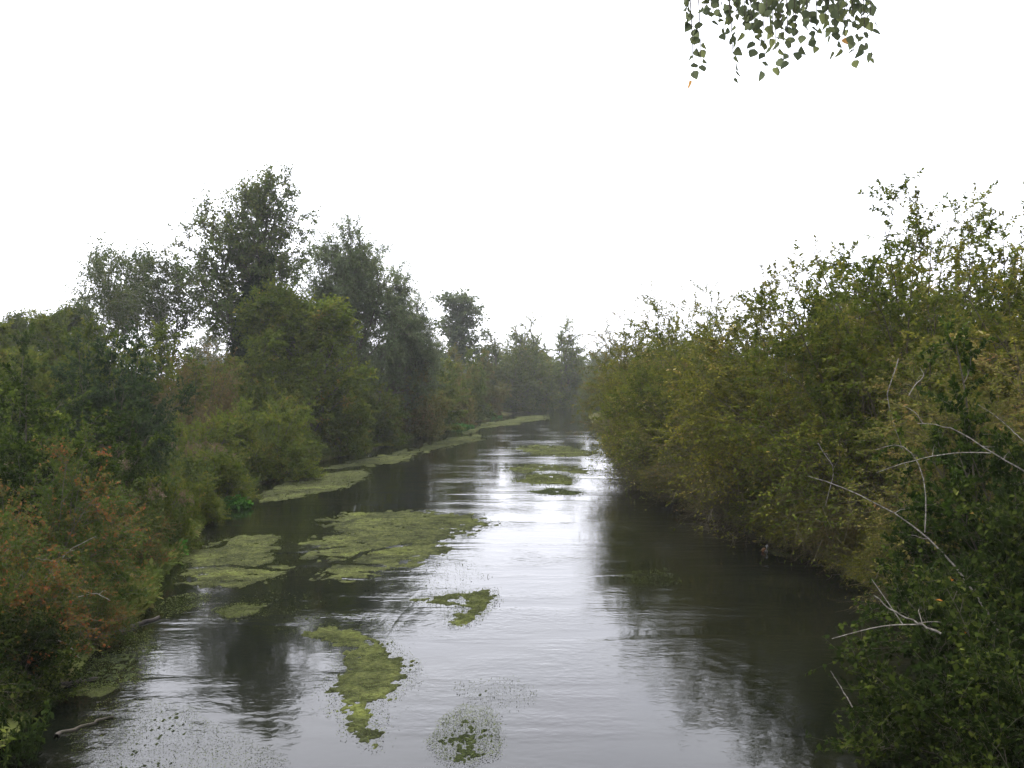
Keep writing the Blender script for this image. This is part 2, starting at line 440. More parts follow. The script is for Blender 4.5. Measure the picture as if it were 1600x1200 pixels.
# left bank shrubs
protos['broad'] = shrub("broad", 21, 2.5, 4.5, M['broad'], M['bark'], stems=36, br=8, tw=6, lv=34, leaf=(.06, .115), ratio=.66, twig_len=.6)
protos['dark'] = shrub("dark", 22, 1.8, 5.0, M['dark'], M['bark'], stems=30, br=8, tw=6, lv=28, leaf=(.07, .13), ratio=.6, lean=(0, .9), twig_len=.5)
protos['red'] = shrub("red", 23, 1.8, 2.6, M['red'], M['bark'], stems=40, br=8, tw=7, lv=20, leaf=(.035, .075), ratio=.6, twig_len=.5, tube=.014, low=.7)
protos['dome'] = shrub("dome", 24, 2.2, 3.3, M['olive'], M['bark'], stems=36, br=8, tw=7, lv=30, leaf=(.06, .12), ratio=.5, twig_len=.6, low=.8)
protos['brown'] = shrub("brown", 25, 2.4, 5.2, M['brown'], M['twig'], stems=40, br=9, tw=7, lv=9, leaf=(.07, .14), ratio=.4, twig_len=.9, droop=-.12)
protos['bank'] = shrub("bank", 26, 2.5, 6.0, M['olive'], M['bark'], stems=34, br=8, tw=7, lv=30, leaf=(.10, .20), ratio=.5, twig_len=.8, low=.8)
protos['bank_tan'] = shrub("bank_tan", 27, 2.5, 6.0, M['sallow_tan'], M['twig'], stems=34, br=8, tw=7, lv=28, leaf=(.10, .20), ratio=.45, twig_len=.8, low=.8)
protos['bramble'] = shrub("bramble", 28, 1.7, 2.1, M['bramble'], M['bark'], stems=44, br=8, tw=6, lv=20, leaf=(.035, .085), ratio=.68, twig_len=.45, tube=.010, up=.9, low=.8)
# trees
ash_w, ash_l, ash_tr = tree("ash", 31, 16.0, 4.1, M['ash'], M['bark'], trunk_r=.26, limbs=44, br=7, tw=7, lv=17, leaf=(.10, .22), t0=.2, ang=(.6, 1.25), twig=1.5, limb_bend=.05, off=.07, forks=3, fork_ang=(.15, .32), prof=lambda t: np.clip(1.3 - t, .3, 1) ** .8)
protos['ash'] = (ash_w, ash_l)
tw_ = tree("slim", 32, 12.5, 3.2, M['ash'], M['greybark'], trunk_r=.12, limbs=26, br=7, tw=6, lv=10, leaf=(.10, .22), t0=.25, ang=(.5, 1.2), twig=1.4, off=.07, forks=1, prof=lambda t: np.clip(1.3 - t, .3, 1) ** .6)
protos['slim'] = tw_[:2]
tw_ = tree("olive", 33, 10.0, 3.1, M['olive'], M['bark'], trunk_r=.2, limbs=36, br=8, tw=7, lv=26, leaf=(.10, .22), t0=.06, ang=(.6, 1.2), twig=1.3, off=.15, forks=2, fork_ang=(.3, .6), prof=lambda t: np.clip(1.2 - t, .25, 1) ** .7)
protos['olive'] = tw_[:2]
tw_ = tree("willow", 34, 14.5, 5.0, M['willow'], M['bark'], trunk_r=.30, limbs=40, br=9, tw=7, lv=24, leaf=(.14, .30), ratio=.34, t0=.07, ang=(.5, 1.15), twig=1.7, droop=-.12, lean=(.08, 0), forks=3, fork_ang=(.2, .5), prof=lambda t: np.clip(1.25 - t, .3, 1) ** .8)
protos['willow'] = tw_[:2]
tw_ = tree("poplar", 35, 15.5, 3.6, M['willow'], M['bark'], trunk_r=.25, limbs=30, br=6, tw=5, lv=12, leaf=(.2, .38), ratio=.75, t0=.2, ang=(.35, .65), twig=1.1, limb_bend=.12, prof=lambda t: np.clip(1.25 - t, .2, 1))
protos['poplar'] = tw_[:2]
protos['roundwillow'] = shrub("roundwillow", 36, 4.8, 13.0, M['olive'], M['bark'], stems=40, br=9, tw=8, lv=26, leaf=(.18, .36), ratio=.45, twig_len=1.8, lean=(.38, 1.35), tube=.16, droop=-.12, low=.9, lr=(.45, .78), bl=.46)

used = {}
def plant(kind, name, X, Y, label, cat, rz=0.0, s=1.0, sz=None, z=None, group=None, tilt=(0, 0)):
    wood, leaf = protos[kind]
    zz = float(ground_z(np.array([X]), np.array([Y]))[0]) if z is None else z
    zz = max(zz, 0.0) - .05 if z is None else z
    e = link(name, None, loc=(X, Y, zz), rot=(tilt[0], tilt[1], rz), scale=(s, s, sz if sz else s))
    tree_like = name.endswith('tree')
    link("trunk" if tree_like else "stems", wood, e)
    link("crown" if tree_like else "foliage", leaf, e)
    tag(e, label, cat, group)
    return e

# ---- right bank
G = 'sallow shrubs along the right bank'
def sal(k, X, Y, label, rz, H, R=3.3, z=0.0):
    return plant(k, 'sallow_shrub', X, Y, label, 'shrub', rz, R / 3.3, H / 7.6, z=z, group=G)
sal('sallow_a', 9.0, 22.4, 'tall sallow with upright leafy shoots, highest against the sky on the right bank', .3, 8.0, 3.8)
sal('sallow_b', 11.2, 19.0, 'tall olive sallow cut by the right edge of the picture', 1.9, 6.9, 3.6)
sal('sallow_b', 8.2, 26.5, 'wide sallow with arching boughs reaching left over the dark water', 3.1, 7.0, 4.0)
sal('sallow_t', 7.6, 31.5, 'rusty tan sallow just beyond the wide arching one', .9, 5.9, 3.5)
sal('sallow_a', 7.2, 36.5, 'yellow green sallow hanging low over the water in mid distance', 2.2, 6.3, 3.5)
sal('sallow_b', 6.6, 41.5, 'sallow dipping its twigs into the bright water at the bend', 4.4, 7.2, 3.4)
sal('sallow_t', 6.5, 47.0, 'reddish tipped sallow ending the right bank hedge beside the far water', 5.1, 7.6, 3.4)
sal('sallow_a', 12.0, 30.0, 'sallow crown behind the wide arching one, second row', 4.0, 8.4, 4.2)
sal('sallow_b', 11.6, 38.5, 'green sallow top behind the rusty tan sallow', 5.5, 8.2, 4.2)
sal('sallow_a', 10.6, 46.0, 'green sallow top in the dip of the right skyline', 1.2, 7.9, 4.0)
sal('sallow_t', 14.6, 33.0, 'tan sallow crown behind the tallest sallow', 2.7, 8.8, 4.3)
sal('sallow_b', 13.4, 24.5, 'dense sallow behind the one at the right edge', .2, 7.2, 3.8)
sal('sallow_b', 8.6, 51.5, 'hazy sallow top at the left end of the right skyline', 2.9, 7.9, 4.0)
sal('sallow_b', 10.9, 25.6, 'golden olive sallow filling the skyline behind the tallest shoots', 1.4, 7.9, 3.8)
sal('sallow_a', 12.9, 21.8, 'leafy sallow top at the right edge of the skyline', 2.5, 7.3, 3.6)
sal('sallow_t', 8.9, 16.2, 'shaded twiggy sallow above the leafy bush at the right edge', 3.7, 5.6, 3.2)
for k, X, Y, s_, sz, rz, lab in [
        ('sallow_b', 7.2, 17.6, .40, .24, .5, 'low twiggy sallow in the shade behind the bramble mound'),
        ('sallow_t', 7.3, 20.2, .42, .24, 2.0, 'low dark sallow at the shaded waterline under the tall sallow'),
        ('sallow_b', 7.1, 23.0, .42, .24, 3.5, 'low sallow twigs trailing beside the scrap of litter'),
        ('sallow_a', 6.9, 25.8, .42, .24, 5.0, 'low sallow fringe under the wide arching sallow'),
        ('sallow_t', 6.3, 29.5, .42, .24, 1.2, 'low tan fringe at the foot of the rusty sallow'),
        ('sallow_b', 5.7, 34.0, .42, .24, 4.0, 'low fringe of twigs below the yellow green sallow')]:
    plant(k, 'low_sallow', X, Y, lab, 'shrub', rz, s_, sz, z=.05, group='low sallows at the right waterline')
plant('bank', 'far_bank_shrub', 12.2, 100.0, 'hazy shrub glimpsed past the end of the right hedge', 'shrub', .5, 1.1, z=.2)
plant('bank', 'far_bank_shrub', 11.4, 132.0, 'distant pale green shrub beside the last visible water', 'shrub', 2.5, 1.0, z=.2)
for X, Y, sc_, rz in [(13, 218, 1.5, .3), (18.5, 232, 1.7, 1.7), (25, 243, 1.8, 3.0), (27, 205, 1.5, 4.1), (9.5, 205, 1.2, 5.2), (33, 226, 1.7, 2.2)]:
    plant('bank', 'far_bank_shrub', X, Y, 'misty low bush closing the view at the river bend', 'shrub', rz, sc_, sc_ * 1.0, z=.2, group='misty low bushes at the bend')

plant('broad', 'leafy_bush', 7.3, 14.2, 'bright green leafy bush at the right edge behind pale dead branches', 'bush', .7, .86, .95)
Gb = 'brambles by the right bank below the bridge'
plant('bramble', 'bramble_bush', 4.95, 9.6, 'dark bramble mound with forked dead twig in the bottom right corner', 'bramble', .4, .98, 1.0, z=.15, group=Gb)
plant('bramble', 'bramble_bush', 4.5, 7.6, 'bramble with orange and yellow leaves at the bottom edge', 'bramble', 2.4, .75, .75, z=.2, group=Gb)
plant('bramble', 'bramble_bush', 6.7, 11.6, 'bramble rising behind the dark mound at the right edge', 'bramble', 4.1, 1.1, 1.25, z=.3, group=Gb)

# ---- left bank, near
Gr = 'red leaved shrubs on the left bank'
plant('red', 'red_leaved_shrub', -8.1, 17.2, 'shrub with rusty red and orange leaves on the near left bank', 'shrub', .2, 1.06, z=.35, group=Gr)
plant('red', 'red_leaved_shrub', -7.3, 13.4, 'reddish green shrub overhanging the dark hollow in the left bank', 'shrub', 2.0, .88, .9, z=.25, group=Gr)
plant('red', 'red_leaved_shrub', -8.3, 20.6, 'low red shrub tip leaning over the near algae mat', 'shrub', 3.9, .72, .66, z=.3, group=Gr)
plant('broad', 'broad_leaved_bush', -10.4, 20.6, 'large glossy dark green bush at the left edge above the red shrub', 'bush', 1.1, 1.0, .98, z=.4)
plant('broad', 'broad_leaved_bush', -9.9, 24.4, 'lower green bush between the glossy bush and the flowering herbs', 'bush', 3.0, .62, .62, z=.4)
plant('dark', 'dark_bush', -12.0, 30.5, 'narrow dark bush rising behind the glossy green bush', 'bush', .6, .95, .98, z=.5)
plant('broad', 'broad_leaved_bush', -14.2, 27.5, 'bright yellow green bush top at the left edge behind the glossy bush', 'bush', 5.0, 1.0, 1.05, z=.5)
plant('dome', 'rounded_bush', -10.2, 42.0, 'rounded yellow green bush leaning over the left water edge', 'bush', .9, .98, .98, z=.1)
plant('brown', 'withered_shrub', -14.2, 45.5, 'brown withered twiggy shrub behind the flowering herbs', 'shrub', 0, 1.0, 1.0, z=.5)
plant('dome', 'rounded_bush', -9.9, 33.0, 'small grey green bush drooping to the water beside bright water plants', 'bush', 3.3, .58, .52, z=.15)

for X, Y, s_, sz, rz, lab in [
        (-8.6, 23.8, .50, .50, .3, 'small drooping bush between the two bright water plants'),
        (-9.2, 28.4, .45, .40, 1.4, 'drooping bush at the water right of the dark lower bush'),
        (-12.2, 38.5, .8, .85, 4.6, 'green bush behind the flowering herbs')]:
    plant('dome', 'waterside_bush', X, Y, lab, 'bush', rz, s_, sz, z=.1, group='small bushes at the left water edge')
plant('bramble', 'added_bramble', -7.0, 11.3, 'low bramble added at the left edge to darken the hollow above the nettles', 'bramble', 1.5, .85, .85, z=.1)  # added so that the shaded bank hollow comes out dark
plant('bramble', 'added_bramble', -6.5, 12.6, 'small bramble added to darken the hollow of the left bank', 'bramble', 4.0, .6, .55, z=.05)  # second added bramble, covers the bare slope to keep the hollow dark
plant('red', 'red_leaved_shrub', -6.6, 15.2, 'red flecked shrub spilling over the water beside the floating branch', 'shrub', 5.1, .5, .45, z=.1, group=Gr)

# ---- left bank, trees and bushes further off
t_ivy = plant('ash', 'ivy_clad_tree', -16.0, 58.0, 'tallest tree, its trunk wrapped in dark ivy, open crown', 'tree', 3.94, 1.0, z=.4)
plant('slim', 'slender_tree', -19.6, 57.0, 'mid sized leafy tree filling the gap left of the ivy clad tree', 'tree', 1.6, 1.0, .90, z=.4)
plant('slim', 'slender_tree', -25.4, 62.0, 'slender pale trunked tree with airy crown left of centre skyline', 'tree', .2, .85, 1.0, z=.4)
plant('slim', 'slender_tree', -22.6, 60.0, 'denser tree right beside the slender pale trunked one', 'tree', 3.6, .8, .94, z=.4)
plant('olive', 'leafy_tree', -29.8, 65.0, 'low round tree left of the slender pale trunked tree', 'tree', 2.2, .9, .90, z=.4)
plant('olive', 'leafy_tree', -38.0, 75.0, 'small dark tree at the far left of the skyline', 'tree', .6, .95, .88, z=.4)
plant('olive', 'leafy_tree', -10.9, 54.0, 'dense olive tree standing over the left bank before the grey willow', 'tree', 4.0, 1.15, .9, z=.3)
plant('willow', 'grey_willow_tree', -11.4, 68.0, 'tall grey green willow leaning right over the river', 'tree', .1, .9, 1.0, z=.3)
plant('willow', 'grey_willow_tree', -9.6, 72.0, 'lower grey willow bough sloping down to the right', 'tree', .5, .72, .70, z=.3, tilt=(0, .25))
k_ = 0
for X, Y, s, sz, rz, lab in [
        (-12.0, 50.5, .85, .78, 1.9, 'low olive bush between the rounded bush and the dense olive tree'),
        (-14.2, 51, 1.1, 1.0, .4, 'dark olive bush at the foot of the ivy clad tree'),
        (-17.6, 49, 1.1, 1.08, 2.1, 'olive bush behind the withered brown shrub'),
        (-21.5, 50, 1.2, 1.1, 3.7, 'tall olive bush below the slender pale trunked tree'),
        (-25.6, 51, 1.2, 1.06, 5.3, 'olive bush under the low round tree'),
        (-18.5, 40, 1.0, .98, 1.2, 'olive bush behind the narrow dark bush'),
        (-22.5, 42, 1.1, 1.0, 4.6, 'olive bush at the left edge under the skyline trees'),
        (-30.5, 56, 1.3, 1.1, 2.9, 'dull green bush at the far left behind the others')]:
    plant('bank', 'olive_bush', X, Y, lab, 'bush', rz, s, sz, z=.4, group='olive bushes under the left bank trees')
for kind, X, Y, s, sz, rz, lab in [
        ('bank', -9.9, 55.5, .82, .80, .9, 'dark green riverside bush in front of the dense olive tree'),
        ('bank', -9.4, 64, .95, .78, 2.4, 'riverside bush below the tall grey willow'),
        ('bank_tan', -8.0, 75, 1.15, 1.15, .3, 'tan coloured riverside bush right of the grey willow'),
        ('bank', -7.4, 86, 1.25, 1.2, 4.4, 'olive riverside bush with pale twigs below the far poplar'),
        ('bank_tan', -6.0, 96, 1.0, 1.2, 5.5, 'yellowish tall bush just under the far poplar'),
        ('bank', -5.2, 109, 1.15, 1.25, 1.6, 'hazy riverside bush right of the poplar'),
        ('bank_tan', -3.4, 122, 1.2, 1.3, 3.2, 'pale hazy bush before the far round willows')]:
    plant(kind, 'riverside_bush', X, Y, lab, 'bush', rz, s, sz, z=.1, group='bushes lining the left bank')
plant('poplar', 'poplar_tree', -6.7, 130.0, 'lone upright poplar rising above the distant bushes', 'tree', .4, 1.15, 1.0, z=.5)
plant('roundwillow', 'round_willow_tree', -1.2, 138.0, 'round hazy willow left of the far pair', 'tree', 1.0, .8, .80, z=.3)
plant('roundwillow', 'round_willow_tree', 2.2, 150.0, 'taller round willow in the far group over the water', 'tree', 2.6, .9, .97, z=.3)
plant('roundwillow', 'round_willow_tree', 6.6, 163.0, 'last round willow whose branches touch the river at its bend', 'tree', 4.2, 1.0, 1.03, z=.2)
for i, (X, Y, s) in enumerate([(-24, 250, 1.1), (-12, 262, 1.0), (-2, 255, 1.05), (12, 262, 1.1), (21, 250, 1.0), (30, 268, 1.15), (40, 255, 1.0), (52, 280, 1.2), (-40, 240, 1.1), (-60, 230, 1.1), (-50, 170, 1.0), (-70, 160, 1.0), (-36, 150, .9)]):
    plant('roundwillow', 'misty_tree', X, Y, 'misty tree in the pale line of woods beyond the river bend', 'tree', i * 1.3, s * 1.3, s, z=.8, group='misty trees far beyond the bend')

# ivy on the tall tree's trunk
def ivy():
    rng = np.random.default_rng(77)
    tr = ash_tr[:1]
    n = 9000
    t = rng.uniform(.12, .80, n)
    p, tan = at_t(tr, np.zeros(n, int), t)
    a = rng.uniform(0, 2 * np.pi, n)
    rad = np.stack([np.cos(a), np.sin(a), 0 * a], 1)
    w = (.55 + .45 * vnoise(t * 24, a * 1.5, 4)) * np.where(t < .25, .7, 1) * np.clip((.86 - t) / .2, .35, 1)
    p = p + rad * (w * rng.uniform(.45, 1.15, n))[:, None]
    P = np.stack([p, p + rad * .05 + np.array([0, 0, -.1])], 1)
    V, F, ti = leaves_on(P, 1, 0, .5, (.16, .30), .8, rng, spread=.6, hang=.4)
    link("ivy", mesh_np("ivy", V, F, M['dark'], ti), t_ivy)
ivy()

# ------------------------------------------------------------------ herbs, grass, water plants
def herb_proto(seed, H, flowers):
    rng = np.random.default_rng(seed)
    n = 9
    a = rng.uniform(0, 6.28, n)
    d = np.stack([np.cos(a) * .28, np.sin(a) * .28, np.ones(n)], 1)
    P = poly(np.stack([np.cos(a) * .12, np.sin(a) * .12, np.zeros(n)], 1), d, H * rng.uniform(.75, 1.1, n), 6, rng, .06, 0.0)
    w = tubes(P, .008, .004, 4)
    stem = mesh_np("herb_stems", w[0], w[1], M['herb'], np.full(len(w[0]), .5))
    V, F, t = leaves_on(P, 60, .05, .95, (.08, .16), .34, rng, spread=.85, up=.9)
    fol = mesh_np("herb_foliage", V, F, M['herb'], t)
    fl = None
    if flowers:
        s, dd, _, _ = spawn(P, 7, .86, 1.0, .3, .9, rng)
        Q = poly(s, dd, .16, 2, rng, .1, .1)
        V, F, t = leaves_on(Q, 8, .5, 1.0, (.025, .05), .8, rng, spread=.8, off=.04)
        fl = mesh_np("herb_flower_heads", V, F, M['flower'], t)
    return stem, fol, fl
hp = [herb_proto(41, 1.35, True), herb_proto(42, 1.5, False), herb_proto(43, 1.1, False)]
rng = np.random.default_rng(5)
for i in range(60):
    Y = rng.uniform(23, 39); X = shore_l(np.array([Y]))[0] - rng.uniform(.15, 3.8)
    k = i % 3
    e = link("tall_herb", None, loc=(X, Y, float(ground_z(np.array([X]), np.array([Y]))[0]) - .03), rot=(0, 0, rng.uniform(0, 6.28)), scale=(rng.uniform(.85, 1.25),) * 3)
    link("stems", hp[k][0], e); link("foliage", hp[k][1], e)
    if hp[k][2]: link("flower_heads", hp[k][2], e)['kind'] = 'stuff'
    if k == 0: tag(e, 'tall herb with faded pinkish flower heads on the left bank', 'herb', 'faded flowering herbs on the left bank')
    else: tag(e, 'leafy green herb without flowers among the faded flowering ones', 'herb', 'leafy herbs on the left bank')

def bank_grass():
    rng = np.random.default_rng(9)
    n = 60000
    Y = 16.5 + 68 * rng.uniform(0, 1, n) ** 1.6
    side = rng.uniform(0, 1, n) < .72
    d = rng.uniform(0, 1, n) ** 1.5 * (1.5 + Y * .12) + .02
    X = np.where(side, shore_l(Y) - d, shore_r(Y) + d)
    p = np.stack([X, Y, ground_z(X, Y) - .02], 1)
    ax = rng.normal(0, .45, (n, 3)); ax[:, 2] = 1
    ax[:, 0] += np.where(side, .35, -.35) * np.exp(-d)
    P = np.stack([p, p + nz(ax) * .05], 1)
    V, F, t = leaves_on(P, 1, 0, .2, (.15, .42), .05, rng, spread=.12, up=0)
    V2, F2, t2 = leaves_on(P[::2] + np.array([0, 0, .18]), 1, 0, 1, (.08, .16), .6, rng, spread=.9, up=1.0, off=.2)
    V, F = join([(V, F), (V2, F2)])
    o = link("bank_grass", mesh_np("bank_grass", V, F, M['grass'], np.concatenate([t, t2])))
    o['kind'] = 'stuff'; o['label'] = 'rough grass and weeds covering both river banks'; o['category'] = 'grass'
bank_grass()

def water_plant(X, Y, R, label, seed, n=260):
    rng = np.random.default_rng(seed)
    a = rng.uniform(0, 6.28, n); r = R * np.sqrt(rng.uniform(0, 1, n))
    p = np.stack([np.cos(a) * r, np.sin(a) * r * .7, np.full(n, -.03)], 1)
    d = rng.normal(0, .35, (n, 3)); d[:, 2] = 1
    P = poly(p, d, .38 * (1.1 - (r / R) ** 2 * .6) * rng.uniform(.6, 1.1, n), 3, rng, .1, 0)
    e = link("water_plant", None, loc=(X, Y, 0))
    w = tubes(P, .006, .003, 3)
    link("stems", mesh_np("water_plant_stems", w[0], w[1], M['bright'], np.zeros(len(w[0]))), e)['kind'] = 'stuff'
    V, F, t = leaves_on(P, 6, .35, 1, (.08, .15), .75, rng, spread=.85, up=1.2)
    link("foliage", mesh_np("water_plant_foliage", V, F, M['bright'], t), e)
    tag(e, label, 'water plant', 'bright green water plants at the left edge')
water_plant(*px(364, 793), .55, 'bright green water plant clump at the tip of the left bank', 1)
water_plant(*px(262, 868), .38, 'bright green water plant clump above the near algae mat', 2)
water_plant(*px(714, 668), 1.6, 'distant bright green water plants below the far bushes', 3, 500)
water_plant(*px(768, 652), 1.3, 'faint farthest green water plants on the left shore', 4, 300)

def nettle(X, Y, z, H, rz, seed=50):
    rng = np.random.default_rng(seed)
    n = 26
    a = rng.uniform(0, 6.28, n); r = .45 * np.sqrt(rng.uniform(0, 1, n))
    d = np.stack([np.cos(a) * .25, np.sin(a) * .25, np.ones(n)], 1)
    P = poly(np.stack([np.cos(a) * r, np.sin(a) * r, 0 * a], 1), d, H * rng.uniform(.6, 1.05, n), 6, rng, .05, 0)
    e = link("nettle_clump", None, loc=(X, Y, z), rot=(0, 0, rz))
    w = tubes(P, .005, .003, 4)
    link("stems", mesh_np("nettle_stems", w[0], w[1], M['dark'], np.full(len(w[0]), .6)), e)
    V, F, t = leaves_on(P, 40, .1, 1.0, (.05, .11), .45, rng, spread=.92, up=1.2)
    link("foliage", mesh_np("nettle_foliage", V, F, M['bramble'], t), e)
    return e
tag(nettle(-5.5, 10.5, -.05, .62, 0), 'dark green nettle clump in the bottom left corner', 'nettle')

# ------------------------------------------------------------------ floating algae mats
def algae_mat_material(name, stops, rough=.7):
    m, n, l, out = new_mat(name)
    tc = n.new("ShaderNodeTexCoord")
    a = n.new("ShaderNodeTexNoise"); a.inputs['Scale'].default_value = 2.6; a.inputs['Detail'].default_value = 9; a.inputs['Roughness'].default_value = .72
    l.new(tc.outputs['Object'], a.inputs['Vector'])
    r = ramp(n, stops); l.new(a.outputs['Fac'], r.inputs['Fac'])
    p = n.new("ShaderNodeBsdfDiffuse")
    g = n.new("ShaderNodeTexNoise"); g.inputs['Scale'].default_value = 14; g.inputs['Detail'].default_value = 6; g.inputs['Roughness'].default_value = .8
    l.new(tc.outputs['Object'], g.inputs['Vector'])
    gr = ramp(n, [(.36, (.45, .42, .40)), (.62, (1.35, 1.35, 1.2))]); l.new(g.outputs['Fac'], gr.inputs['Fac'])
    mm = n.new("ShaderNodeMix"); mm.data_type = 'RGBA'; mm.blend_type = 'MULTIPLY'; mm.inputs['Factor'].default_value = 1.0
    l.new(r.outputs['Color'], mm.inputs['A']); l.new(gr.outputs['Color'], mm.inputs['B'])
    w = n.new("ShaderNodeTexNoise"); w.inputs['Scale'].default_value = .55; w.inputs['Detail'].default_value = 4; w.inputs['Distortion'].default_value = 1.2
    l.new(tc.outputs['Object'], w.inputs['Vector'])
    wr = ramp(n, [(.40, (.62, .62, .74)), (.56, (1.12, 1.12, 1.1)), (.70, (1.38, 1.42, 1.05))]); l.new(w.outputs['Fac'], wr.inputs['Fac'])
    m2 = n.new("ShaderNodeMix"); m2.data_type = 'RGBA'; m2.blend_type = 'MULTIPLY'; m2.inputs['Factor'].default_value = 1.0
    l.new(mm.outputs['Result'], m2.inputs['A']); l.new(wr.outputs['Color'], m2.inputs['B'])
    l.new(m2.outputs['Result'], p.inputs['Color'])
    f = n.new("ShaderNodeTexNoise"); f.inputs['Scale'].default_value = 26; f.inputs['Detail'].default_value = 5
    l.new(tc.outputs['Object'], f.inputs['Vector'])
    b = n.new("ShaderNodeBump"); b.inputs['Strength'].default_value = .9; b.inputs['Distance'].default_value = .03
    l.new(f.outputs['Fac'], b.inputs['Height']); l.new(b.outputs['Normal'], p.inputs['Normal']); l.new(p.outputs[0], out.inputs['Surface'])
    return m
M['algae'] = algae_mat_material("algae", [(.30, (.016, .018, .010)), (.45, (.034, .038, .019)), (.57, (.050, .057, .025)), (.70, (.075, .083, .032))])
M['green_algae'] = algae_mat_material("green_algae", [(.30, (.014, .016, .009)), (.45, (.032, .037, .017)), (.57, (.052, .059, .024)), (.70, (.080, .089, .031))])
M['weed'] = algae_mat_material("sunken_weed", [(.3, (.012, .014, .010)), (.5, (.024, .030, .016)), (.7, (.045, .055, .022))])
M['fleck'] = leaf_mat("algae_fleck", [(0, (.020, .026, .010)), (.6, (.050, .062, .018)), (1, (.11, .125, .04))], transl=.1)

def seg_dist(X, Y, poly_, closed=True):
    P = np.asarray(poly_); Q = np.roll(P, -1, 0) if closed else P[1:]
    if not closed: P = P[:-1]
    d = np.full(X.shape, 1e9)
    for (ax, ay), (bx, by) in zip(P, Q):
        vx, vy = bx - ax, by - ay
        t = np.clip(((X - ax) * vx + (Y - ay) * vy) / (vx * vx + vy * vy + 1e-9), 0, 1)
        d = np.minimum(d, np.hypot(X - ax - t * vx, Y - ay - t * vy))
    return d

def inside(X, Y, P):
    r = np.zeros(X.shape, bool); n = len(P); j = n - 1
    for i in range(n):
        (xi, yi), (xj, yj) = P[i], P[j]
        c = ((yi > Y) != (yj > Y)) & (X < (xj - xi) * (Y - yi) / (yj - yi + 1e-12) + xi)
        r ^= c; j = i
    return r

